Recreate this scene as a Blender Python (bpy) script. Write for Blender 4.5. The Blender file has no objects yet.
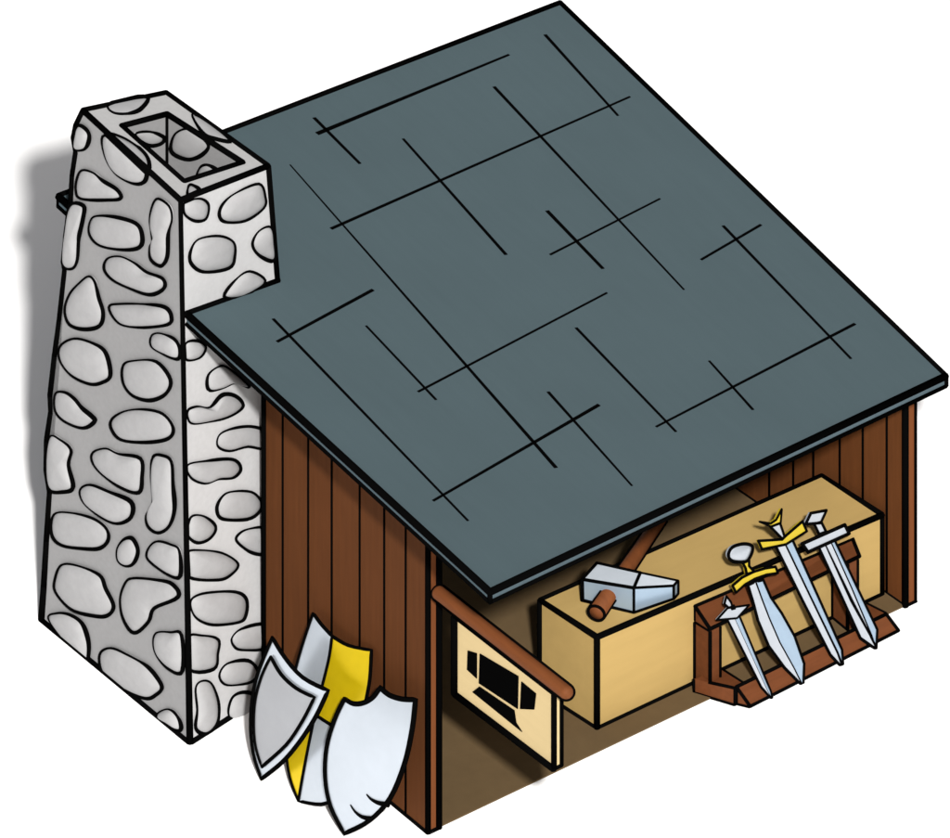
import bpy, math, random
from mathutils import Vector as V
from mathutils.geometry import delaunay_2d_cdt

# ------------------------------------------------------------------ camera, world, sun, exposure
SC = bpy.context.scene
COL = SC.collection
S = 150.0                                   # drawing units per metre of the view plane
K1, K2 = .83, .475                          # ground axes of the axonometric view
SE = math.sqrt(K1 * K2); CE = math.sqrt(1 - SE * SE)
A1 = math.atan(K1 / SE); A2 = math.pi / 2 - A1
CU, CV = math.cos(A1), math.cos(A2)
OX, OY = 428.0, 833.0                       # where the shed's front left corner stands
RIGHT = V((CV, -CU, 0)); FWD = V((CU, CV, 0))
LOOK = (FWD * CE - V((0, 0, 1)) * SE).normalized()
UP = RIGHT.cross(LOOK).normalized()
def base(px, py):                           # a point of the view plane through the origin
    return RIGHT * ((px - OX) / S) - UP * ((py - OY) / S)
cam_d = bpy.data.cameras.new('camera'); cam = bpy.data.objects.new('camera', cam_d); COL.objects.link(cam)
cam_d.type = 'ORTHO'; cam_d.ortho_scale = 950 / S; cam_d.clip_start = .1; cam_d.clip_end = 400
cam.location = base(475, 419) - LOOK * 22
cam.rotation_euler = LOOK.to_track_quat('-Z', 'Y').to_euler()
SC.camera = cam

SUN_EL = math.radians(41.3); SUN_SIDE = .075
toward = (-FWD + RIGHT * SUN_SIDE).normalized()
sun_dir = toward * math.cos(SUN_EL) + V((0, 0, math.sin(SUN_EL)))
sd = bpy.data.lights.new('sun', 'SUN'); sd.energy = 4.9; sd.angle = math.radians(2.0); sd.color = (1, .98, .955)
sun = bpy.data.objects.new('sun', sd); COL.objects.link(sun); sun.location = (0, -6, 12)
sun.rotation_euler = (-sun_dir).to_track_quat('-Z', 'Y').to_euler()
w = bpy.data.worlds.new('World'); SC.world = w; w.use_nodes = True
nt = w.node_tree
sky = nt.nodes.new('ShaderNodeTexSky'); sky.sky_type = 'NISHITA'; sky.sun_disc = False
sky.sun_elevation = SUN_EL; sky.sun_rotation = math.atan2(toward.x, toward.y)
sky.air_density = 1.0; sky.dust_density = 6.0; sky.ozone_density = .5
hs = nt.nodes.new('ShaderNodeHueSaturation'); hs.inputs['Saturation'].default_value = .35
nt.links.new(sky.outputs[0], hs.inputs['Color'])
nt.links.new(hs.outputs[0], nt.nodes['Background'].inputs[0])
nt.nodes['Background'].inputs[1].default_value = .05
SC.view_settings.view_transform = 'Standard'; SC.view_settings.look = 'None'
SC.view_settings.gamma = 1; SC.view_settings.exposure = .24
SC.render.engine = 'CYCLES'

# ------------------------------------------------------------------ geometry of the view
class Pl:
    def __init__(s, p, n): s.p = V(p); s.n = V(n).normalized()
    def hit(s, px, py):
        b = base(px, py); return b + LOOK * ((s.p - b).dot(s.n) / LOOK.dot(s.n))
def pl3(a, b, c): return Pl(a, (b - a).cross(c - a))
def PX(x): return Pl((x, 0, 0), (1, 0, 0))
def PY(y): return Pl((0, y, 0), (0, 1, 0))
def PZ(z): return Pl((0, 0, z), (0, 0, 1))
def lerp(a, b, t): return a + (b - a) * t
def z1(l): return [(x / 3.1667, y / 3.1667 + 60) for x, y in l]
def z2(l): return [(x / 3.1667, y / 3.1667 + 300) for x, y in l]
def z3(l): return [(x / 3.1667, y / 3.1667 + 520) for x, y in l]
def z4(l): return [(x / 3.25 + 230, y / 3.25 + 580) for x, y in l]
def z5(l): return [(x / 3.225 + 420, y / 3.225 + 540) for x, y in l]
def z6(l): return [(x / 4.655 + 520, y / 4.655 + 460) for x, y in l]
def z7(l): return [(x / 3.492 + 670, y / 3.492 + 480) for x, y in l]

def smooth(pts, n=5, closed=True):
    out = []; m = len(pts)
    rng = range(m if closed else m - 1)
    for i in rng:
        if closed: p0, p1, p2, p3 = (pts[(i + k - 1) % m] for k in range(4))
        else: p0, p1, p2, p3 = (pts[min(max(i + k - 1, 0), m - 1)] for k in range(4))
        for j in range(n):
            t = j / n
            out.append(tuple(.5 * (2 * b + (c - a) * t + (2 * a - 5 * b + 4 * c - d) * t * t + (3 * b - a - 3 * c + d) * t ** 3)
                             for a, b, c, d in zip(p0, p1, p2, p3)))
    if not closed: out.append(tuple(pts[-1]))
    return out

# ------------------------------------------------------------------ materials
def mat(name, col, rough=.75, metal=0, grain=0, scale=(3, 3, 3), nscale=4, bump=0, spec=.3, det=6, mott=0):
    m = bpy.data.materials.new(name); m.use_nodes = True; t = m.node_tree; b = t.nodes['Principled BSDF']
    b.inputs['Roughness'].default_value = rough; b.inputs['Metallic'].default_value = metal
    b.inputs['Specular IOR Level'].default_value = spec
    b.inputs['Base Color'].default_value = (*col, 1)
    if grain or bump:
        tc = t.nodes.new('ShaderNodeTexCoord'); mp = t.nodes.new('ShaderNodeMapping'); mp.inputs['Scale'].default_value = scale
        t.links.new(tc.outputs['Object'], mp.inputs[0])
        nz = t.nodes.new('ShaderNodeTexNoise'); nz.inputs['Scale'].default_value = nscale; nz.inputs['Detail'].default_value = det
        nz.inputs['Roughness'].default_value = .6
        t.links.new(mp.outputs[0], nz.inputs['Vector'])
        src = nz.outputs[0]
        rp = t.nodes.new('ShaderNodeValToRGB')
        lo = [c * (1 - grain) for c in col]; hi = [min(1, c * (1 + grain)) for c in col]
        rp.color_ramp.elements[0].position = .3; rp.color_ramp.elements[1].position = .7
        rp.color_ramp.elements[0].color = (*lo, 1); rp.color_ramp.elements[1].color = (*hi, 1)
        t.links.new(src, rp.inputs[0])
        outc = rp.outputs[0]
        if mott:
            n2 = t.nodes.new('ShaderNodeTexNoise'); n2.inputs['Scale'].default_value = 1.3; n2.inputs['Detail'].default_value = 3
            t.links.new(tc.outputs['Object'], n2.inputs['Vector'])
            mr = t.nodes.new('ShaderNodeMapRange'); mr.inputs[1].default_value = .35; mr.inputs[2].default_value = .65
            mr.inputs[3].default_value = 1 - mott; mr.inputs[4].default_value = 1 + mott
            t.links.new(n2.outputs[0], mr.inputs[0])
            mx = t.nodes.new('ShaderNodeVectorMath'); mx.operation = 'SCALE'
            t.links.new(outc, mx.inputs[0]); t.links.new(mr.outputs[0], mx.inputs['Scale'])
            outc = mx.outputs[0]
        t.links.new(outc, b.inputs['Base Color'])
        if bump:
            bp = t.nodes.new('ShaderNodeBump'); bp.inputs['Strength'].default_value = bump; bp.inputs['Distance'].default_value = .01
            t.links.new(src, bp.inputs['Height']); t.links.new(bp.outputs[0], b.inputs['Normal'])
    return m
INK = mat('black_ink', (.0015, .0015, .0015), .9, spec=0)
M_GROUND = mat('white_ground', (.9, .9, .9), .95, spec=0)
M_ROOF = mat('slate_roof', (.063, .093, .104), .8, grain=.025, scale=(9, .8, 3), nscale=2.2, bump=.05, mott=.02, spec=.15)
M_EDGE = mat('slate_edge', (.062, .092, .108), .8, grain=.05, spec=.15)
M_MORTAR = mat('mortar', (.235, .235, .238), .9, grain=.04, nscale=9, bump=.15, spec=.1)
M_MORTAR_LIT = mat('lit_face_mortar', (.42, .42, .425), .9, grain=.04, nscale=9, bump=.15, spec=.1)  # paler copy of the mortar: light on the chimney front put into colour
M_RIM = mat('rim_mortar', (.37, .37, .37), .9, grain=.04, nscale=9, bump=.15, spec=.1)
M_STONE = mat('field_stone', (.305, .305, .31), .8, grain=.05, nscale=5, bump=.12, spec=.15)
M_PLANK = mat('brown_planks', (.082, .027, .0075), .85, grain=.10, scale=(9, 9, .5), nscale=3, bump=.1, mott=.05, spec=.08)
M_PLANK_IN = mat('inner_planks', (.095, .032, .009), .85, grain=.10, scale=(9, 9, .5), nscale=3, bump=.1, mott=.05, spec=.08)
M_POST = mat('plank_end', (.125, .039, .012), .85, grain=.08, scale=(9, 9, .6), nscale=3, spec=.08)
M_FLOOR = mat('earth_floor', (.092, .061, .030), .95, grain=.05, nscale=3, bump=.1, mott=.05, spec=.05)
M_BOX = mat('pale_wood', (.36, .245, .088), .8, grain=.035, scale=(.6, 5, 5), nscale=2.5, bump=.04, mott=.04, spec=.1)
M_SIGN = mat('sign_wood', (.50, .385, .20), .8, grain=.035, scale=(5, .6, 5), nscale=2.5, bump=.04, spec=.1)
M_POLE = mat('red_brown_wood', (.130, .040, .012), .7, grain=.14, scale=(6, .5, 6), nscale=3, bump=.1, spec=.12)
M_RACK = mat('rack_wood', (.100, .031, .010), .75, grain=.12, scale=(.6, 7, 7), nscale=3, bump=.1, spec=.1)
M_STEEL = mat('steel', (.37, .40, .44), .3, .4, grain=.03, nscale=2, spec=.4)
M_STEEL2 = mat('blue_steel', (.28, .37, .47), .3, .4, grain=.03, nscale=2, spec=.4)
M_SHIELD = mat('shield_steel', (.46, .505, .56), .28, .55, grain=.03, nscale=2, spec=.4)
M_GREY = mat('shield_grey', (.30, .31, .33), .32, .5, grain=.04, nscale=2, spec=.35)
M_HAMMER = mat('hammer_steel', (.46, .50, .55), .45, .05, grain=.03, nscale=2, spec=.4)
M_BRASS = mat('yellow_brass', (.40, .30, .012), .35, .1, grain=.04, nscale=3, spec=.4)
M_YEL = mat('yellow_paint', (.62, .45, .004), .3, .5, grain=.04, nscale=3, spec=.35)

# ------------------------------------------------------------------ mesh building
IW = 1.2                                            # weight of all contour strokes
class MB:
    def __init__(s): s.v = []; s.f = []; s.m = []; s.sm = []
    def face(s, pts, m=0, sm=False):
        i = len(s.v); s.v += [V(p) for p in pts]; s.f.append(list(range(i, i + len(pts)))); s.m.append(m); s.sm.append(sm)
    def raw(s, vs, fs, m=0, sm=False):
        i = len(s.v); s.v += [V(p) for p in vs]
        for f in fs: s.f.append([i + k for k in f]); s.m.append(m); s.sm.append(sm)
    def hexa(s, b, t, m=0, mm=None):           # b, t: 4 bottom points, 4 top points
        fs = [(3, 2, 1, 0), (4, 5, 6, 7), (0, 1, 5, 4), (1, 2, 6, 5), (2, 3, 7, 6), (3, 0, 4, 7)]
        s.raw(list(b) + list(t), fs, m)
        if mm:
            for k, v in mm.items(): s.m[len(s.m) - 6 + k] = v
    def box(s, x0, x1, y0, y1, za, zb, m=0):
        s.hexa([V(p) for p in ((x0, y0, za), (x1, y0, za), (x1, y1, za), (x0, y1, za))],
               [V(p) for p in ((x0, y0, zb), (x1, y0, zb), (x1, y1, zb), (x0, y1, zb))], m)
    def ball(s, c, r, m):
        vs = []; fs = []; R, N = 4, 8
        vs.append(c + V((0, 0, r)))
        for i in range(1, R):
            a = math.pi * i / R
            for j in range(N):
                h = 2 * math.pi * j / N; vs.append(c + V((math.sin(a) * math.cos(h), math.sin(a) * math.sin(h), math.cos(a))) * r)
        vs.append(c - V((0, 0, r)))
        for j in range(N): fs.append((0, 1 + j, 1 + (j + 1) % N))
        for i in range(R - 2):
            for j in range(N):
                a = 1 + i * N + j; b = 1 + i * N + (j + 1) % N; fs.append((a, a + N, b + N, b))
        e = len(vs) - 1; o = 1 + (R - 2) * N
        for j in range(N): fs.append((e, o + (j + 1) % N, o + j))
        s.raw(vs, fs, m, True)
    def tube(s, pts, rs, closed=False, m=1, N=7, cap=True):
        n = len(pts)
        if not hasattr(rs, '__len__'): rs = [rs] * n
        rings = []; ref = None
        for i in range(n):
            a = pts[(i - 1) % n] if (closed or i > 0) else pts[i]
            b = pts[(i + 1) % n] if (closed or i < n - 1) else pts[i]
            t = (b - a)
            t = t.normalized() if t.length > 1e-9 else V((0, 0, 1))
            if ref is None: ref = t.orthogonal().normalized()
            ref = (ref - t * ref.dot(t)); ref = ref.normalized() if ref.length > 1e-6 else t.orthogonal().normalized()
            q = t.cross(ref)
            rings.append([pts[i] + (ref * math.cos(2 * math.pi * k / N) + q * math.sin(2 * math.pi * k / N)) * rs[i] for k in range(N)])
        if closed:                                  # close with the best twist
            pass
        vs = [p for r in rings for p in r]; fs = []
        for i in range(n - 1):
            for k in range(N):
                fs.append((i * N + k, i * N + (k + 1) % N, (i + 1) * N + (k + 1) % N, (i + 1) * N + k))
        if closed:
            best = min(range(N), key=lambda o: sum((rings[-1][k] - rings[0][(k + o) % N]).length for k in range(N)))
            for k in range(N):
                fs.append(((n - 1) * N + k, (n - 1) * N + (k + 1) % N, (k + 1 + best) % N, (k + best) % N))
        elif cap:
            fs.append(tuple(range(N))[::-1]); fs.append(tuple((n - 1) * N + k for k in range(N)))
        s.raw(vs, fs, m, True)
    def ink(s, pts, wpx=4.0, closed=False, m=1):     # straight ruled strokes with round joints
        n = len(pts); ws = wpx if hasattr(wpx, '__len__') else [wpx] * n
        for i in range(n if closed else n - 1):
            a, b = pts[i], pts[(i + 1) % n]
            if (b - a).length < 1e-6: continue
            s.tube([a, b], [ws[i] / 2 / S * IW, ws[(i + 1) % n] / 2 / S * IW], m=m, N=8)
        for i in range(n):
            if closed or 0 < i < n - 1: s.ball(pts[i], ws[i] / 2 / S * IW, m)
    def brush(s, pts, ws, closed=True, m=1):          # one continuous curved stroke
        s.tube(pts, [w_ / 2 / S * IW for w_ in ws], closed, m, 6)
    def build(s, name, mats, parent=None, loc=None):
        me = bpy.data.meshes.new(name)
        root = parent
        while root is not None and root.parent: root = root.parent
        o0 = V(root.location) if root is not None else V(loc or (0, 0, 0))
        me.from_pydata([tuple(v - o0) for v in s.v], [], s.f)
        for mm in mats: me.materials.append(mm)
        me.polygons.foreach_set('material_index', s.m); me.polygons.foreach_set('use_smooth', s.sm)
        me.update()
        o = bpy.data.objects.new(name, me); COL.objects.link(o)
        if parent is not None: o.parent = parent
        else: o.location = o0
        return o
def thing(name, label, cat, loc, group=None):
    o = bpy.data.objects.new(name, None); COL.objects.link(o); o.location = loc; o.empty_display_size = .2
    o['label'] = label; o['category'] = cat
    if group: o['group'] = group
    return o

def slab(mb, pts, n, th, m=0, edge=None):          # closed plate: front outline pts, thickness th opposite to n
    back = [p - n * th for p in pts]; k = len(pts)
    mb.raw(pts + back, [tuple(range(k))] + [tuple(range(2 * k - 1, k - 1, -1))] +
           [(i, i + k, (i + 1) % k + k, (i + 1) % k) for i in range(k)], m)
    if edge is not None:
        for j in range(k + 1): mb.m[-1 - j] = edge

def dome(mb, poly, pl, h, m=0, rings=4, ink=1, wf=None, out=None, sink=.01, inkm=1):
    n = pl.n if pl.n.dot(LOOK) < 0 else -pl.n
    if out: n = out
    P = [pl.hit(*p) for p in poly]
    c = sum(P, V()) / len(P); k = len(P); vs = []; fs = []
    prof = [(1, -sink), (1, h * .05), (.96, h * .24), (.88, h * .47), (.74, h * .70), (.55, h * .86), (.3, h * .96)]
    for sc, hh in prof: vs += [c + (p - c) * sc + n * hh for p in P]
    vs.append(c + n * h * 1.01)
    for r in range(len(prof) - 1):
        for i in range(k): fs.append((r * k + i, r * k + (i + 1) % k, (r + 1) * k + (i + 1) % k, (r + 1) * k + i))
    o = (len(prof) - 1) * k
    for i in range(k): fs.append((o + i, o + (i + 1) % k, len(vs) - 1))
    mb.raw(vs, fs, m, True)
    if ink:
        W = wf or [2.6] * k
        mb.brush([p + n * .014 for p in P], W, True, inkm)

# ------------------------------------------------------------------ the setting
g = MB(); g.face([(-60, -60, 0), (60, -60, 0), (60, 60, 0), (-60, 60, 0)])
ground = g.build('ground', [M_GROUND]); ground['kind'] = 'structure'

# ------------------------------------------------------------------ smithy building
# roof plane through three corners, the fourth follows
def at_x(px, py, x): return PX(x).hit(px, py)
F = at_x(490, 592, -.585); R = at_x(946, 376, 4.06); L = at_x(58, 196, -.53)
ROOF = pl3(F, R, L)
if ROOF.n.z < 0: ROOF.n = -ROOF.n
T = ROOF.hit(560, 3)
def roof_z(x, y): return ROOF.p.z - (ROOF.n.x * (x - ROOF.p.x) + ROOF.n.y * (y - ROOF.p.y)) / ROOF.n.z
print('roof', F, R, L, T)
TH = V((0, 0, -.085))

FLOOR_Z = .012
SKEW = .088
YB = 2.75                                            # back of the shed
smithy = thing('smithy', 'open fronted brown plank blacksmith shed with slanted slate roof and tall cobblestone chimney', 'building', (2, 1.4, 0))

rf = MB()
rf.hexa([L + TH, F + TH, R + TH, T + TH], [L, F, R, T], 0)
for k in range(1, 5): rf.m[-k] = 2
rf.ink([L, F, R], 6.5); rf.ink([R, T, L], 5); rf.ink([L + TH, F + TH, R + TH], 4.2); rf.ink([F, F + TH], 4.5); rf.ink([R, R + TH], 4.5); rf.ink([L, L + TH], 3)
rf.ball(F, 3.25 / S, 1); rf.ball(R, 3.25 / S, 1); rf.ball(L, 2.5 / S, 1); rf.ball(L + TH, 2.1 / S, 1); rf.ball(R + TH, 2.1 / S, 1)
marks = [((317, 134), (509, 55), 4.5, 2.2), ((314, 118), (360, 164), 3.6, 3), ((290, 165), (556, 468), 1.2, 4), ((403, 139), (506, 255), 2.6, 3.4),
         ((331, 229), (630, 97), 3.2, 2), ((494, 87), (684, 290), 3.4, 1.8), ((545, 35), (618, 116), 3.4, 2.4), ((547, 211), (603, 269), 4, 3.4),
         ((550, 255), (660, 199), 2.2, 1.8), ((701, 260), (761, 225), 2.4, 2.6), ((723, 226), (851, 359), 3.2, 2.6), ((656, 427), (855, 324), 2.2, 3),
         ((709, 361), (753, 410), 2.2, 2.8), ((576, 328), (676, 432), 3, 2.6), ((418, 392), (607, 293), 2.4, 2), ((366, 326), (436, 400), 2.2, 2.6),
         ((277, 342), (373, 290), 3, 3.4), ((273, 319), (468, 521), 3.2, 2.4), ((433, 501), (599, 405), 2.6, 3.6), ((548, 392), (632, 486), 3.2, 2)]
for a, b, wa, wb in marks:                            # cut joints in the slate sheet
    pa, pb = ROOF.hit(*a), ROOF.hit(*b); d = (pb - pa).normalized(); q = ROOF.n.cross(d)
    e = ROOF.n * .004
    l = [pa - q * wa / 1.8 / S, pb - q * wb / 1.8 / S, pb + q * wb / 1.8 / S, pa + q * wa / 1.8 / S]
    rf.hexa([p - ROOF.n * .003 for p in l], [p + e for p in l], 1)
rf.build('roof', [M_ROOF, INK, M_EDGE], smithy)

# plank walls
def under(p): return V((p.x, p.y, roof_z(p.x, p.y) - .12))
def plank_wall(name, a, b, th, cuts, m_out, lean=None, inner=False, endm=M_POST):
    # a, b: ground ends of the visible face; th: vector to the hidden face
    mb = MB(); ts = [0] + cuts + [1]
    out = -th.normalized()
    rnd = random.Random(7)
    for i in range(len(ts) - 1):
        p, q = lerp(a, b, ts[i]), lerp(a, b, ts[i + 1]); o = out * (.0015 * rnd.random())
        mb.hexa([p + o, q + o, q + th, p + th], [under(p) + o, under(q) + o, under(q + th), under(p + th)], 0)
        if i == 0: mb.m[-1] = 2
        mb.m[-3] = mb.m[-3]
        if i == len(ts) - 2: mb.m[-3] = 2
    for t in cuts:
        p = lerp(a, b, t); mb.ink([p, under(p)], 2.4)
    mb.ink([a, b], 4.5)
    return mb
# left wall: outer face x=0, running back
cutpx = [406, 384.5, 360, 332, 308.5, 283]
YL = (OX - 264.5) / (S * CU)                          # the wall ends against the chimney
a, b = V((0, 0, 0)), V((0, YL, 0))
cuts = [((OX - x) / (S * CU)) / YL for x in cutpx]
mb = plank_wall('w', a, b, V((.09, 0, 0)), cuts, M_PLANK)
for p, wd in ((V((0, 0, 0)), 5), (V((.09, 0, 0)), 6)): mb.ink([p, under(p)], wd)
mb.ink([V((0, 0, 0)), V((.09, 0, 0))], 5); mb.ball(V((0, 0, 0)), 2.5 / S, 1); mb.ball(V((.09, 0, 0)), 3 / S, 1)
mb.build('wall', [M_PLANK, INK, M_POST], smithy)
# right wall: visible inner face
ra = V((3.99, 0, 0)); rb = V((3.99 - SKEW * YB, YB, 0))
rc = []
for x in (887, 863, 840, 813.5, 793.5, 769.5): 
    yy = ((OX + S * CV * 3.99) - x) / (S * (CU + CV * SKEW)); rc.append(yy / YB)
mb = plank_wall('w', ra, rb, V((.085, 0, 0)), rc + [.72, .82, .91], M_PLANK)
for p, wd in ((ra, 6), (ra + V((.085, 0, 0)), 3)): mb.ink([p, under(p)], wd)
mb.ink([ra, ra + V((.085, 0, 0)), rb + V((.085, 0, 0))], 4); mb.ball(ra, 3 / S, 1)
mb.build('wall', [M_PLANK_IN, INK, M_POST], smithy)
# floor
fl = MB()
fp = [V((.09, 0, 0)), ra, rb, V((.09, YB, 0))]
fl.hexa(fp, [p + V((0, 0, FLOOR_Z)) for p in fp], 0)
fo = fl.build('floor', [M_FLOOR], None, (0, 0, 0)); fo['kind'] = 'structure'

# ------------------------------------------------------------------ chimney
G_ = PZ(0).hit(190, 743); E_ = PZ(0).hit(42, 620)
D_ = PZ(4.4).hit(180.5, 200); C_ = PZ(4.22).hit(268, 166)
LEFT = pl3(E_, G_, D_); A_ = LEFT.hit(83, 110.5)
TOP = pl3(A_, D_, C_); B_ = TOP.hit(166, 93)
FRONT = pl3(D_, G_, C_)
H_ = FRONT.hit(304, 0); 
def on_front_z(px, z):                               # point of the front face at column px and height z
    lo, hi = -400, 1400
    for _ in range(60):
        mid = (lo + hi) / 2
        if FRONT.hit(px, mid).z > z: lo = mid
        else: hi = mid
    return FRONT.hit(px, lo)
Hm = FRONT.hit(277, 280); H_ = on_front_z(300, 0)
J_ = V((.34, E_.y, 0))
print('chimney', G_, E_, D_, C_, A_, B_, Hm, H_)
edgeL = [(76, 125), (73.5, 138), (76, 152), (72.5, 175), (71, 204), (67, 228), (63.5, 262), (65, 270), (59.5, 320), (55, 355), (50.5, 395), (51, 412), (47, 440), (46.5, 470), (50, 492), (47, 540), (44.5, 585)]
EL = [LEFT.hit(*p) for p in edgeL]                   # from the top down
inner = [TOP.hit(*p) for p in ((121.5, 126), (167, 114), (243, 162.6), (184, 181.6))]     # a b c d
ch = MB()
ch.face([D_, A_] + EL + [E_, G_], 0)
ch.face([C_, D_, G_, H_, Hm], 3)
ch.face([B_, C_, Hm, H_, J_], 0)
ch.face([A_, B_, J_, E_] + EL[::-1], 0)
ch.face([E_, J_, H_, G_], 0)
Bw = lambda p, q, wd: ch.ink([p, q], wd)
ch.ink([A_] + EL + [E_], [5, 5, 5, 5, 5, 5.5, 5, 5, 5, 5, 5.5, 5.5, 5, 5.5, 5.5, 5.5, 6, 6.5, 7]); ch.ink([E_, G_], [6.5, 6]); ch.ink([G_, H_], 6.5)
ch.ink([D_, lerp(D_, G_, .55), G_], [4, 4.5, 6]); ch.ink([C_, Hm], 5.5); ch.ball(G_, 3 / S, 1); ch.ball(E_, 3.2 / S, 1)
# line where the chimney breaks through the roof
i0 = ROOF.hit(183, 309)
def on_roof(px):
    lo, hi = 150, 450
    for _ in range(50):
        mid = (lo + hi) / 2; p = FRONT.hit(px, mid)
        if p.z > roof_z(p.x, p.y): lo = mid
        else: hi = mid
    return FRONT.hit(px, lo)
pr = on_roof(278); ch.ink([on_roof(183), pr], 6); ch.ink([Hm, pr], 5.5); ch.ball(pr, 3 / S, 1); print('cut', (pr - V()).dot(RIGHT) * S + OX, -pr.dot(UP) * S + OY)
rnd = random.Random(3)
def clip(P, a, b):                                   # keep what lies to the right of a -> b (as seen, y down)
    sd = lambda p: (b[0] - a[0]) * (p[1] - a[1]) - (b[1] - a[1]) * (p[0] - a[0])
    out = []
    for i in range(len(P)):
        p, q = P[i], P[(i + 1) % len(P)]; u, v_ = sd(p), sd(q)
        if u >= 0: out.append(p)
        if (u >= 0) != (v_ >= 0): t = u / (u - v_); out.append((p[0] + (q[0] - p[0]) * t, p[1] + (q[1] - p[1]) * t))
    return out
def stones(mb, lst, pl, h=.05, mats=2, out=None, cl=()):
    for poly in lst:
        P = smooth(poly, 5)
        for a_, b_ in cl: P = clip(P, a_, b_)
        if len(P) < 4: continue
        c = (sum(p[0] for p in P) / len(P), sum(p[1] for p in P) / len(P))
        ph = rnd.uniform(-.6, 1.6); W = []
        for p in P:
            an = math.atan2(p[1] - c[1], p[0] - c[0]); W.append(2.9 + 1.0 * math.cos(an - ph) + .35 * math.sin(3 * an + ph * 4))
        dome(mb, P, pl, h * rnd.uniform(.85, 1.15), mats, wf=W, out=out)
stL = [z1([(255,205),(280,220),(288,245),(275,278),(246,283),(241,265),(247,230)]),
 z1([(330,240),(385,250),(440,285),(470,325),(465,380),(430,388),(375,360),(340,310)]),
 z1([(265,347),(300,355),(330,380),(375,408),(388,435),(350,440),(262,437),(245,410),(250,370)]),
 z1([(228,457),(270,460),(268,500),(255,560),(250,630),(235,658),(208,655),(203,620),(212,540)]),
 z1([(310,492),(370,495),(435,515),(455,550),(448,590),(390,598),(320,585),(288,550),(290,510)]),
 z1([(505,437),(540,460),(550,500),(538,550),(535,620),(515,650),(485,630),(483,590),(492,570),(480,510),(488,460)]),
 z1([(345,627),(385,620),(430,640),(470,670),(520,690),(525,720),(485,740),(430,725),(365,695),(335,660)]),
 z1([(285,683),(305,700),(318,750),(332,800),(320,840),(270,850),(225,835),(210,790),(225,740),(255,705)]),
 z2([(350,20),(390,10),(480,12),(530,22),(548,50),(535,75),(440,83),(380,70)]),
 z2([(195,145),(240,120),(300,135),(340,165),(355,235),(330,258),(290,263),(230,235),(195,190)]),
 z2([(395,205),(430,190),(500,193),(545,250),(530,295),(480,315),(425,300),(395,260)]),
 z2([(485,112),(510,103),(555,120),(574,150),(571,183),(530,170),(487,145)]),
 z2([(180,295),(210,290),(240,310),(265,340),(295,365),(305,382),(270,403),(215,385),(180,350)]),
 z2([(360,375),(400,350),(460,344),(520,358),(553,400),(540,435),(470,447),(390,440),(358,405)]),
 z2([(162,432),(195,440),(230,472),(222,520),(237,590),(205,605),(162,597),(152,520)]),
 z2([(300,480),(340,468),(380,485),(450,500),(455,560),(445,607),(390,590),(330,550),(298,510)]),
 z2([(490,495),(520,490),(548,510),(553,580),(558,660),(540,715),(505,735),(475,715),(470,680),(490,640),(485,560)]),
 z2([(258,600),(290,583),(350,605),(420,637),(420,685),(375,705),(320,680),(270,640)]),
 z3([(176,-20),(230,-25),(300,-7),(342,25),(348,60),(325,85),(280,88),(200,77),(168,40)]),
 z3([(400,58),(425,57),(442,95),(428,135),(400,143),(378,125),(378,85)]),
 z3([(505,65),(545,75),(573,95),(576,175),(540,170),(490,135),(470,110),(480,80)]),
 z3([(200,140),(250,142),(320,172),(340,215),(365,270),(345,300),(300,300),(230,280),(180,225),(180,180)]),
 z3([(425,182),(500,187),(550,200),(570,240),(495,275),(475,320),(430,355),(395,310),(385,250),(400,200)]),
 z3([(158,310),(185,293),(225,297),(265,325),(285,380),(285,430),(275,452),(215,388)]),
 z3([(320,425),(355,403),(410,425),(470,460),(505,500),(518,530),(500,550),(470,562),(410,540),(335,490)]),
 z3([(500,355),(545,353),(580,362),(583,475),(545,470),(505,430),(492,390)]),
 z3([(503,616),(530,597),(555,605),(575,635),(576,662),(540,640)])]
stR = [z1([(600,440),(635,438),(655,460),(645,500),(610,505),(580,485),(578,450)]),
 z1([(690,490),(700,455),(740,420),(815,390),(835,430),(830,465),(770,505),(710,510)]),
 z1([(600,600),(625,565),(690,555),(735,575),(738,620),(720,655),(640,668),(600,640)]),
 z1([(853,527),(815,540),(795,580),(815,615),(862,632),(862,580)]),
 z1([(705,745),(740,695),(785,667),(835,695),(800,725),(750,748)]),
 z2([(584,135),(620,127),(645,145),(625,180),(584,185)]),
 z2([(655,280),(655,235),(690,208),(720,215),(785,272),(740,258),(690,278)]),
 z2([(592,345),(620,335),(660,338),(700,298),(740,302),(765,330),(740,355),(690,375),(610,390),(590,370)]),
 z2([(690,425),(730,405),(790,398),(835,415),(838,465),(780,460),(720,475),(685,460)]),
 z2([(590,520),(650,507),(730,502),(757,530),(735,557),(690,562),(645,578),(600,560)]),
 z2([(695,625),(725,605),(790,605),(822,635),(818,665),(780,690),(700,690),(682,660)]),
 z2([(600,685),(640,682),(677,715),(660,750),(620,765),(590,740)]),
 z3([(745,50),(775,28),(835,22),(838,62),(835,103),(790,98),(750,70)]),
 z3([(587,103),(630,93),(700,103),(748,135),(730,165),(685,185),(589,175)]),
 z3([(605,245),(650,228),(740,225),(775,250),(772,300),(750,320),(670,328),(620,310),(600,275)]),
 z3([(730,370),(760,342),(830,327),(838,365),(832,403),(760,408),(735,395)]),
 z3([(592,370),(635,363),(685,375),(683,420),(672,468),(596,470)]),
 z3([(690,490),(715,452),(780,443),(810,475),(790,508),(715,520)]),
 z3([(615,530),(635,507),(665,515),(685,570),(685,630),(665,665),(640,675),(615,655),(620,600)]),
 z3([(720,590),(735,555),(770,543),(805,560),(805,630),(750,642),(722,620)])]
stones(ch, stL, LEFT, cl=[((84, 113), (181, 202)), ((180, 200), (190, 743)), ((190, 742), (42, 619))])
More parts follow.
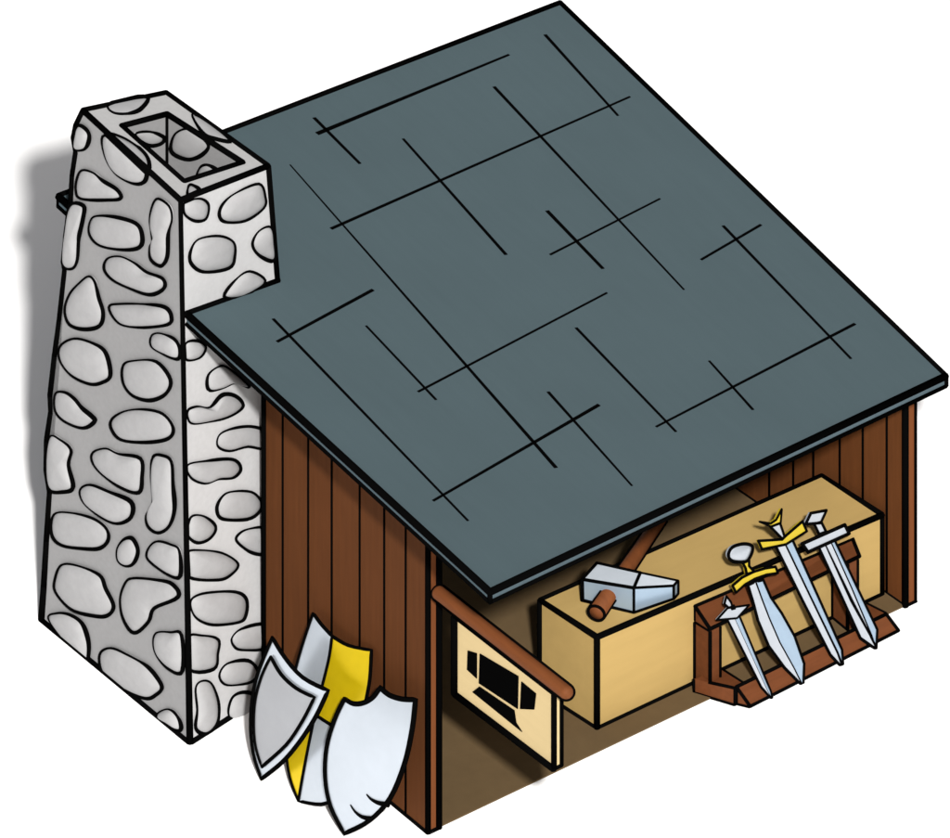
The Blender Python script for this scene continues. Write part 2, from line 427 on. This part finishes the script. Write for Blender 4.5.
stones(ch, stR, FRONT, cl=[((181, 203), (268, 168)), ((190, 743), (181.5, 200))])
chim = ch.build('chimney', [M_MORTAR, INK, M_STONE, M_MORTAR_LIT], smithy)
chim['label'] = 'tall tapering cobblestone chimney'
rt = plank_wall('w', V((.092, YL - .05, 0)), V((.37, 2.25, 0)), V((.05, -.04, 0)), [.33, .66], M_PLANK)
rt.build('wall_return', [M_PLANK, INK, M_POST], smithy)
jn = MB(); jn.ink([V((-.004, YL, 0)), under(V((-.004, YL, 0)))], 5, m=0); jn.build('corner_seam', [INK], smithy)
rm = MB(); O4 = [A_, B_, C_, D_]
for i in range(4):
    j = (i + 1) % 4; rm.face([O4[i], O4[j], inner[j], inner[i]], 0)
upo = V((0, 0, .004))
rm.ink(O4, 5.2, True); rm.ink(inner, 5, True)
stones(rm, [z1([(340,152),(370,128),(465,122),(445,160),(405,175),(360,173)]), z1([(607,178),(650,195),(730,260),(680,255),(640,235)]),
            z1([(592,425),(600,400),(625,412),(632,428),(600,438)]), z1([(330,240),(385,250),(440,285),(470,325),(465,380),(430,388),(375,360),(340,310)])], TOP, .014, cl=[((181, 201), (84, 111)), ((84, 109), (166, 92)), ((166, 92), (269, 166)), ((268, 166), (180, 200))])
rm.build('rim', [M_RIM, INK, M_STONE], chim)
fu = MB(); dn = V((0, 0, -1.0))
for i in range(4):
    j = (i + 1) % 4; fu.face([inner[i], inner[j], inner[j] + dn, inner[i] + dn], 0)
fu.face([p + dn for p in inner], 1)
fu.ink([inner[1], inner[1] + dn], 3.5)
back = pl3(inner[0], inner[1], inner[1] + dn); side = pl3(inner[1], inner[2], inner[2] + dn)
stones(fu, [z1([(425,232),(470,224),(515,242),(505,262),(465,266)])], back, .02)
stones(fu, [z1([(545,270),(560,230),(600,215),(640,240),(665,270),(640,300),(600,312),(555,295)]), z1([(628,365),(640,335),(665,330),(692,350),(660,368)])], side, .02)
fu.build('flue', [M_MORTAR, INK, M_STONE], chim)

# ------------------------------------------------------------------ hanging sign
sg = thing('hanging_sign', 'pale hanging sign board with black anvil emblem under a round wooden pole', 'sign', (.04, -.75, 1.4))
xs = .045
pa = PX(xs).hit(439, 593); pb = PX(xs).hit(566, 692)
pm = MB(); r = 7.6 / S; d = (pb - pa).normalized()
caps = [i * math.pi / 12 for i in range(6, -1, -1)]
pts_ = [pa - d * r * math.sin(t) * .8 for t in caps] + [pb + d * r * math.sin(t) for t in caps[::-1]]
pm.tube(pts_, [max(r * math.cos(t), .001) for t in caps] + [max(r * math.cos(t), .001) for t in caps[::-1]], m=0, N=24)
side_v = LOOK.cross(d).normalized(); dp = (d - LOOK * d.dot(LOOK)).normalized()
loop = [pb + (side_v * math.cos(t) + dp * math.sin(t)) * r for t in [math.pi * i / 12 for i in range(13)]]
loop += [pa - (side_v * math.cos(t) + dp * math.sin(t) * .8) * r for t in [math.pi * i / 12 for i in range(13)]]
pm.ink(loop, 3.6, True)
pm.build('pole', [M_POLE, INK], sg)
bd = MB(); bx0 = xs - .03; bt = .062
bp = [PX(bx0).hit(*p) for p in ((455, 617), (455, 693.5), (554, 768.5), (554, 694))]
nrm = V((-1, 0, 0))
slab(bd, bp, nrm, bt, 0)
thk = V((bt, 0, 0))
bd.ink([bp[0], bp[1]], 7.5); bd.ink([bp[1], bp[2]], 7); bd.ink([bp[2], bp[3]], 5); bd.ink([bp[3], bp[0]], 3.5)
bd.ink([bp[2], bp[2] + thk, bp[3] + thk, bp[3]], 4); bd.ball(bp[1], 3.6 / S, 1); bd.ball(bp[2], 3.4 / S, 1)
bo = bd.build('board', [M_SIGN, INK], sg)
em = MB()
for q in ([(153,357),(182,366),(182,447),(151,418)], [(192,367),(316,440),(314,545),(189,462)], [(326,457),(373,496),(367,547),(322,545)],
          [(168,490),(190,473),(303,550),(309,590),(328,619)]):
    slab(em, [PX(bx0 - .006).hit(*p) for p in z5(q)], nrm, .006, 0)
em.build('emblem', [INK], bo)

# ------------------------------------------------------------------ long pale counter
fb0 = PZ(FLOOR_Z).hit(597, 728); fb1 = PZ(FLOOR_Z).hit(882, 594)
def lift(p, px, py): return PY(p.y).hit(px, py)
ft0 = lift(fb0, 597, 637); ft1 = lift(fb1, 882, 515); ft0.x = fb0.x; ft1.x = fb1.x
CT = Pl(ft0, (ft1 - ft0).cross(V((0, 1, 0))))
if CT.n.z < 0: CT.n = -CT.n
tb0 = CT.hit(540, 600); tb1 = CT.hit(821.6, 475.5)
bb0 = V((tb0.x, tb0.y, FLOOR_Z)); bb1 = V((tb1.x, tb1.y, FLOOR_Z))
print('counter', fb0, fb1, ft0, ft1, tb0, tb1)
ct = thing('counter', 'long pale wooden block counter inside the open shed front', 'counter', (2.7, .5, FLOOR_Z))
cb = MB(); cb.hexa([fb0, fb1, bb1, bb0], [ft0, ft1, tb1, tb0], 0)
cb.ink([ft0, ft1, tb1, tb0], [5.5, 5.5, 4, 4.5], True); cb.ink([ft0, fb0], 5.5); cb.ink([ft1, fb1], 4.5); cb.ink([bb0, fb0, fb1], 4.5); cb.ink([bb0, tb0], 5)
cb.ink([fb1, bb1], 3); cb.ball(fb0, 2.8 / S, 1)
ink_slot = cb.build('block', [M_BOX, INK], ct)

# ------------------------------------------------------------------ hammer lying on the counter
hm = thing('hammer', 'big sledgehammer with steel wedge head lying on top of the pale counter', 'hammer', CT.hit(630, 600))
T6 = lambda x, y: z6([(x, y)])[0]
eps = CT.n * .004
Bfl = CT.hit(*T6(290, 655)) + eps; Bfm = CT.hit(*T6(530, 712)) + eps; Btf = CT.hit(*T6(715, 648)) + eps; Btb = CT.hit(*T6(750, 628)) + eps
def above(b, px, py):                                # point straight above b that is seen at row py
    z0 = (OY + S * 0 - py)
    q = base(px, py); dz = (q - b).dot(UP) / UP.z; return b + V((0, 0, dz))
Tfl = above(Bfl, *T6(290, 555)); Tfm = above(Bfm, *T6(527, 595)); Ttf = above(Btf, *T6(712, 585))
hz = Tfl.z - Bfl.z
TP = Pl(Tfl, (Tfm - Tfl).cross(V((-.1, 1, 0))))
if TP.n.z < 0: TP.n = -TP.n
Tbl = Pl(Tfl, CT.n).hit(*T6(358, 480)); Tbm = Pl(Tfm, CT.n).hit(*T6(560, 525))
Bbl = Tbl - V((0, 0, hz)); Bbm = Tbm - V((0, 0, Tfm.z - Bfm.z)); Ttb = Pl(Ttf, CT.n).hit(*T6(735, 562))
Btb = V((Ttb.x, Ttb.y, Btf.z))
hh = MB()
hh.hexa([Bfl, Bfm, Bbm, Bbl], [Tfl, Tfm, Tbm, Tbl], 0)
hh.hexa([Bfm, Btf, Btb, Bbm], [Tfm, Ttf, Ttb, Tbm], 0)
hh.ink([Tfl, Tfm, Tbm, Tbl], 3, True); hh.ink([Tfm, Ttf, Ttb, Tbm], 2.4); hh.ink([Tfl, Bfl, Bfm, Btf, Btb, Ttb], [3.2, 4, 3.2, 3, 3, 3]); hh.ink([Tfm, Bfm], 2.4); hh.ink([Ttf, Btf], 2.6)
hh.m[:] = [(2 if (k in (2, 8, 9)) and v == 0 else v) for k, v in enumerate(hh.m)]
hh.build('head', [M_HAMMER, INK, M_STEEL2], hm)
HP = Pl(lerp(Bfl, Tfl, .5), CT.n)
hf = HP.hit(596.5, 613); hb = HP.hit(654, 528)
hd = MB(); rr = 8.8 / S; dd = (hb - hf).normalized(); far = hf + dd * 1.15
hf = hf + V((0, 0, .0))
hd.tube([hf, lerp(hf, far, .5), far], [rr, rr * .85, rr * .75], m=0, N=20)
sv = LOOK.cross(dd).normalized()
for sgn in (1, -1): hd.ink([hf + sv * sgn * rr, far + sv * sgn * rr * .75], 2.8)
ring = []
u1 = sv; u2 = dd.cross(sv).normalized()
ring = [hf - dd * .002 + (u1 * math.cos(t) + u2 * math.sin(t)) * rr for t in [2 * math.pi * i / 24 for i in range(24)]]
hd.brush(ring, [2.6] * 24)
hd.build('handle', [M_POLE, INK], hm)

# ------------------------------------------------------------------ sword rack
T7 = lambda *l: [(x / 3.492 + 670, y / 3.492 + 480) for x, y in l]
rk = thing('sword_rack', 'red brown wooden sword rack with slanted top rail standing before the pale counter', 'rack', (3.05, 0, FLOOR_Z))
yb, yf = .19, .02
(p1, p2, p3, p4) = T7((87, 440), (638, 205), (662, 266), (140, 520))
u0 = PY(yb).hit(*p1); u1_ = PY(yb).hit(*p2); l1 = PY(yf).hit(*p3); l0 = PY(yf).hit(*p4)
print('rail', u0, u1_, l0, l1)
tr = MB(); dz = V((0, 0, -.07)); 
tr.hexa([l0 + V((0, .0, -.02)), l1 + V((0, 0, -.02)), u1_ + V((0, 0, -.13)), u0 + V((0, 0, -.13))], [l0, l1, u1_, u0], 0)
tr.ink([u0, u1_, l1, l0], 3.4, True); tr.ink([u0, u0 + V((0, 0, -.12))], 2.5)
tr.build('top_rail', [M_RACK, INK], rk)
# left bracket: post + foot
def bracket(name, uo, lo, inkw=3.2, foot_y=-.12, w_=.085):
    b = MB(); x = lo.x; zt = lo.z - .022; zb = uo.z - .135; f = FLOOR_Z
    bt4 = [V((x, yf, f)), V((x + w_, yf, f)), V((x + w_, yb, f)), V((x, yb, f))]
    tp4 = [V((x, yf, zt)), V((x + w_, yf, zt)), V((x + w_, yb, zb)), V((x, yb, zb))]
    b.hexa(bt4, tp4, 0)
    b.ink([bt4[0], tp4[0]], 3.2); b.ink([bt4[1], tp4[1]], 2.6); b.ink([bt4[3], tp4[3]], 3.4); b.ink([bt4[2], tp4[2]], 2.0); b.ink([tp4[3], tp4[0]], 2.2)
    b.ink([bt4[3], bt4[0]], 3)
    return b, x, w_
(q1, q2, q3, q4) = T7((232, 722), (280, 790), (798, 525), (755, 468))
ztop = .15
k0 = PZ(ztop).hit(*q1); k1 = PZ(ztop).hit(*q4); m0 = PZ(.012).hit(*q2); m1 = PZ(.012).hit(*q3)
print('low rail', k0, k1, m0, m1)
lb, x0, wd = bracket('b', u0, l0)
def foot(b, front, back, za, zb):
    c, d_ = PZ(za).hit(*front[0]), PZ(zb).hit(*front[1]); c2, d2 = PZ(za).hit(*back[0]), PZ(zb).hit(*back[1])
    lo = [V((p.x, p.y, .004)) for p in (c, d_, d2, c2)]
    b.hexa(lo, [c, d_, d2, c2], 0)
    b.ink([lerp(c, d_, .36), d_], 2.8); b.ink([lo[0], c], 2.6); b.ink([c2, d2], 2.2); b.ink([lo[0], lo[1]], 3.2); b.ink([lo[1], d_], 2.8)
foot(lb, ((694, 679), (735, 688)), ((722, 669), (744, 683)), .12, .15)
lb.build('bracket', [M_RACK, INK], rk)
l1b = l1 - V((.10, 0, 0)); u1b = u1_ - V((.10, 0, 0))
rbk, x1, wd = bracket('b', u1b, l1b)
foot(rbk, ((840, 603), (872, 619)), ((860, 600), (886, 613)), .12, .15)
rbk.build('bracket', [M_RACK, INK], rk)
lr = MB()
e0, e1 = V((k0.x, k0.y, .004)), V((k1.x, k1.y, .004)); g0, g1 = V((m0.x, m0.y, .004)), V((m1.x, m1.y, .004))
lr.hexa([g0, g1, e1, e0], [m0, m1, k1, k0], 0)
lr.ink([k0, k1, m1, m0], 3.2, True); lr.ink([k0, e0], 3); lr.ink([e0, g0], 3)
lr.build('bottom_rail', [M_RACK, INK], rk)

# ------------------------------------------------------------------ swords
SWP = Pl((0, -.235, .012), V((0, -.62, .215)))
SN = SWP.n if SWP.n.dot(LOOK) < 0 else -SWP.n
SWG = 'swords leaning on the wooden rack'
def swp(poly, off=0): return [SWP.hit(*p) + SN * off for p in T7(*poly)]
def plate(poly, m, off, th, inkw=2.2, curve=False, ridge=None, halves=None):
    mb = MB(); P = T7(*poly)
    if curve: P = smooth(P, 4)
    Q = [SWP.hit(*p) + SN * off for p in P]
    slab(mb, Q, SN, th, 0)
    mb.ink(Q, inkw, True)
    return mb
def blade(root, left, right, tip, mats, ridge, inkw=2.4, rw=(1.4, 1.4), double=None):
    # left / right: outlines from the hilt to just before the tip; ridge raised along the middle
    mb = MB(); n = len(left); h = .012
    Lp = swp(left); Rp = swp(right); Mp = swp(ridge, h); tp = swp([tip])[0]
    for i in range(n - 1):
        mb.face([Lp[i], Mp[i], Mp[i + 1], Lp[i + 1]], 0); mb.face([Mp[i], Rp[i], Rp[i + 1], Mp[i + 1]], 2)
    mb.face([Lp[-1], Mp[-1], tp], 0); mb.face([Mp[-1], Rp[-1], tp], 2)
    bk = [p - SN * .01 for p in Lp] + [tp - SN * .01] + [p - SN * .01 for p in Rp[::-1]]
    fr = Lp + [tp] + Rp[::-1]; k = len(fr)
    mb.face(bk[::-1], 0)
    for i in range(k): mb.face([fr[i], bk[i], bk[(i + 1) % k], fr[(i + 1) % k]], 0)
    mb.ink(fr, inkw, True)
    mb.ink(Mp + [tp + SN * .002], [rw[0] + (rw[1] - rw[0]) * i / n for i in range(n + 1)])
    if double:
        mb.ink(swp(double, h * .6), [1.4, 3.0, 2.0][:len(double)])
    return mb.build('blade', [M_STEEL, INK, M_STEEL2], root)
# dagger
s = thing('dagger', 'shortest and leftmost blade on the rack, with a small pointed silver guard', 'dagger', SWP.hit(*T7((355, 740))[0]), SWG)
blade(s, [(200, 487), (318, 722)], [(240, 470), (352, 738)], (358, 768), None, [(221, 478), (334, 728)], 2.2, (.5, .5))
plate([(158, 486), (195, 445), (270, 434), (228, 480)], 0, .02, .02, 1.9).build('crossguard', [M_STEEL, INK], s)
plate([(205, 440), (218, 435), (222, 447), (210, 450)], 0, .018, .02, 1.6).build('grip', [M_STEEL, INK], s)
plate([(190, 403), (206, 424), (210, 438), (198, 443), (183, 430)], 0, .024, .02, 2).build('pommel', [M_STEEL, INK], s)
# leaf blade
s = thing('sword', 'broad leaf shaped sword with curved yellow guard and silver oval pommel on the rack', 'sword', SWP.hit(*T7((462, 700))[0]), SWG)
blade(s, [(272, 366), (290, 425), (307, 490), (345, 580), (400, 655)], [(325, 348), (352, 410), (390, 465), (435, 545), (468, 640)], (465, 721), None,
      [(297, 357), (318, 415), (343, 480), (380, 565), (430, 655)], 2.6, (1.5, 1.2))
plate([(212, 366), (245, 338), (285, 318), (325, 306), (362, 300), (370, 322), (330, 328), (290, 342), (255, 362), (224, 390)], 0, .022, .03, 2.4).build('crossguard', [M_BRASS, INK], s)
plate([(247, 285), (270, 277), (270, 298), (288, 318), (262, 326), (258, 305)], 0, .02, .03, 2.4).build('grip', [M_BRASS, INK], s)
pmb = MB(); dome(pmb, smooth(T7((200, 262), (212, 235), (245, 222), (275, 224), (285, 238), (275, 268), (258, 284), (215, 282)), 4), Pl(SWP.p + SN * .02, SN), .022, 0, wf=[3] * 32, sink=.02)
pmb.build('pommel', [M_STEEL, INK], s)
# longsword with crescent pommel
s = thing('sword', 'straight sword with bent yellow guard and forked yellow pommel on the rack', 'sword', SWP.hit(*T7((600, 640))[0]), SWG)
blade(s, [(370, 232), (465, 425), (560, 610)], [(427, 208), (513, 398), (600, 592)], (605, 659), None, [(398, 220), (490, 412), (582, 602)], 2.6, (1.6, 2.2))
plate([(302, 210), (385, 205), (398, 192), (456, 142), (471, 176), (398, 222), (315, 239)], 0, .022, .03, 2.4).build('crossguard', [M_BRASS, INK], s)
plate([(344, 160), (378, 147), (394, 195), (386, 203)], 0, .02, .025, 2.4).build('grip', [M_STEEL, INK], s)
plate([(306, 143), (345, 149), (364, 136), (383, 99), (379, 148), (347, 160)], 0, .024, .03, 2).build('pommel', [M_BRASS, INK], s)
# rightmost
s = thing('sword', 'rightmost sword on the rack, straight silver guard and squared silver pommel', 'sword', SWP.hit(*T7((715, 575))[0]), SWG)
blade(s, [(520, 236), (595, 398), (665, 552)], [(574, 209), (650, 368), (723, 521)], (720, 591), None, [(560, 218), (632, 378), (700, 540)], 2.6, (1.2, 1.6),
      [(541, 226), (632, 420), (716, 578)])
plate([(455, 220), (604, 154), (619, 184), (475, 249)], 0, .022, .03, 3.2).build('crossguard', [M_STEEL, INK], s)
plate([(497, 150), (522, 143), (539, 178), (515, 187)], 0, .02, .025, 2.6).build('grip', [M_STEEL, INK], s)
plate([(485, 113), (539, 103), (519, 147), (467, 151)], 0, .024, .03, 2.6).build('pommel', [M_STEEL, INK], s)

# ------------------------------------------------------------------ shields against the plank wall
SHG = 'shields leaning against the plank wall'
def lean(x_foot, x_top, z_top=1.3, yaw=0, y0=1):
    up = V((x_top - x_foot, 0, z_top)); al = V((yaw, 1, 0)); n = up.cross(al)
    if n.x > 0: n = -n
    return Pl((x_foot, y0, 0), n)
def heightfield(mb, poly, pl, c, rad, h, m, off=0, step=7):
    """fills a traced outline and bulges it about its centre line, then closes it at the back"""
    n = pl.n if pl.n.dot(LOOK) < 0 else -pl.n
    P = [V(p) for p in poly]; k = len(P)
    xs_ = [p[0] for p in poly]; ys_ = [p[1] for p in poly]
    def inside(x, y):
        r_ = False
        for i in range(k):
            x1_, y1_ = poly[i]; x2_, y2_ = poly[(i + 1) % k]
            if (y1_ > y) != (y2_ > y) and x < (x2_ - x1_) * (y - y1_) / (y2_ - y1_) + x1_: r_ = not r_
        return r_
    pts = list(P); y = min(ys_) + 3
    while y < max(ys_):
        x = min(xs_) + 3
        while x < max(xs_):
            if inside(x, y) and min((V((x, y)) - q).length for q in P) > step * .5: pts.append(V((x, y)))
            x += step
        y += step
    vo, _, fo_, _, _, _ = delaunay_2d_cdt(pts, [], [list(range(k))], 1, .001)
    def lift_(p):
        dx = (p[0] - c[0]) / rad[0]; dy = (p[1] - c[1]) / rad[1]
        return pl.hit(*p) + n * (h * max(-.3, 1 - dx * dx - dy * dy) + off)
    vs = [lift_(p) for p in vo]
    mb.raw(vs, [tuple(f) for f in fo_], m, True)
    fr = [lift_(p) for p in poly]; bk = [q - n * .012 for q in fr]
    mb.raw(fr + bk, [(i, (i + 1) % k, (i + 1) % k + k, i + k) for i in range(k)], m)
    mb.raw([q - n * .012 for q in vs], [tuple(f[::-1]) for f in fo_], m, True)
    return fr, lift_, n
def dens(p, n=3):
    out = []
    for i in range(len(p)):
        a_, b_ = p[i], p[(i + 1) % len(p)]
        out += [(a_[0] + (b_[0] - a_[0]) * j / n, a_[1] + (b_[1] - a_[1]) * j / n) for j in range(n)]
    return out
def curve(*segs):                                    # smooth runs joined at sharp corners
    out = []
    for sg_ in segs: out += smooth(z4(sg_), 4, False)[:-1]
    return out
# quartered shield (behind)
pl2 = lean(-.480, -.03, 1.2, 0)
q_c, q_r = (322, 712), (62, 105)
top_l = [(272, 108), (300, 140), (338, 180)]; mid_t = [(338, 180), (334, 240), (318, 320), (290, 436)]
top_r = [(338, 180), (390, 212), (460, 228)]; rgt = [(460, 228), (458, 310), (448, 390), (432, 500)]
s = thing('quartered_shield', 'shield quartered in yellow and silver, leaning between the two other shields on the plank wall', 'shield', pl2.hit(300, 800), SHG)
Cc = (290, 436)
TL = curve([(272, 108), (300, 143), (338, 182)], [(338, 182), (333, 245), (318, 320), (290, 436)], [(290, 436), (240, 400), (205, 370)], [(205, 370), (232, 250), (272, 108)])
TR = curve([(338, 182), (390, 212), (460, 228)], [(460, 228), (458, 320), (446, 400), (425, 520)], [(425, 520), (350, 475), (290, 436)], [(290, 436), (318, 320), (333, 245), (338, 182)])
BL = curve([(205, 370), (240, 400), (290, 436)], [(290, 436), (262, 560), (225, 718)], [(225, 718), (200, 640), (190, 540), (193, 450), (205, 370)])
BR = curve([(290, 436), (350, 475), (425, 520)], [(425, 520), (400, 620), (360, 705)], [(360, 705), (300, 728), (225, 718)], [(225, 718), (262, 560), (290, 436)])
fm = MB()
sh = None
for q, mi in ((TL, 0), (TR, 2), (BL, 2), (BR, 0)):
    fr, lf, n_ = heightfield(fm, q, pl2, q_c, q_r, .035, mi)
    fm.brush(fr, [3.2] * len(fr))
fm.build('face', [M_SHIELD, INK, M_YEL], s)
# scalloped plain shield (front right)
pl3_ = lean(-.475, -.20, 1.1, -.3, .325)
s = thing('scalloped_shield', 'plain silver shield with scalloped top and two notches low down, nearest the shed corner', 'shield', pl3_.hit(345, 828), SHG)
O = curve([(380, 382), (410, 396), (445, 393), (475, 375), (494, 346)], [(494, 346), (525, 370), (565, 384), (604, 388)],
          [(604, 388), (600, 480), (580, 590), (535, 700), (465, 775), (376, 821)], [(376, 821), (335, 730), (320, 640), (325, 540), (350, 450), (380, 382)])
fm = MB(); fr, lf, n_ = heightfield(fm, O, pl3_, (372, 760), (62, 90), .07, 0)
fm.brush(fr, [4.6 if 40 else 4] * len(fr))
for cr, ws in ((z4([(461, 686), (475, 702), (498, 715), (530, 722)]), [1, 3.4, 5, 5.5]), (z4([(405, 722), (420, 745), (442, 762), (470, 768)]), [1, 3, 4.4, 5])):
    cp = smooth(cr, 4, False); fm.brush([lf(p) + n_ * .002 for p in cp], [ws[0] + (ws[-1] - ws[0]) * i / (len(cp) - 1) for i in range(len(cp))], False)
fm.build('face', [M_SHIELD, INK], s)
# small kite shield (front left)
pl1_ = lean(-.57, -.34, 1.0, -.1, 1.07)
s = thing('kite_shield', 'pointed grey shield with pale steel border leaning beside the chimney foot', 'shield', pl1_.hit(262, 778), SHG)
O = curve([(143, 186), (190, 248), (250, 312), (325, 357)], [(325, 357), (290, 440), (240, 520), (180, 588), (102, 646)],
          [(102, 646), (80, 560), (76, 450), (95, 320), (143, 186)])
I_ = curve([(147, 245), (185, 300), (235, 345), (290, 376)], [(290, 376), (255, 450), (200, 530), (112, 604)], [(112, 604), (93, 520), (96, 400), (118, 310), (147, 245)])
fm = MB(); fr, lf, n_ = heightfield(fm, O, pl1_, (290, 705), (50, 85), .05, 0); fm.brush(fr, [4] * len(fr))
rim_o = fm.build('rim', [M_SHIELD, INK], s)
fm = MB(); fr, lf, n_ = heightfield(fm, I_, pl1_, (290, 705), (50, 85), .05, 0, off=.012); fm.brush(fr, [3.2] * len(fr))
fm.build('face', [M_GREY, INK], s)
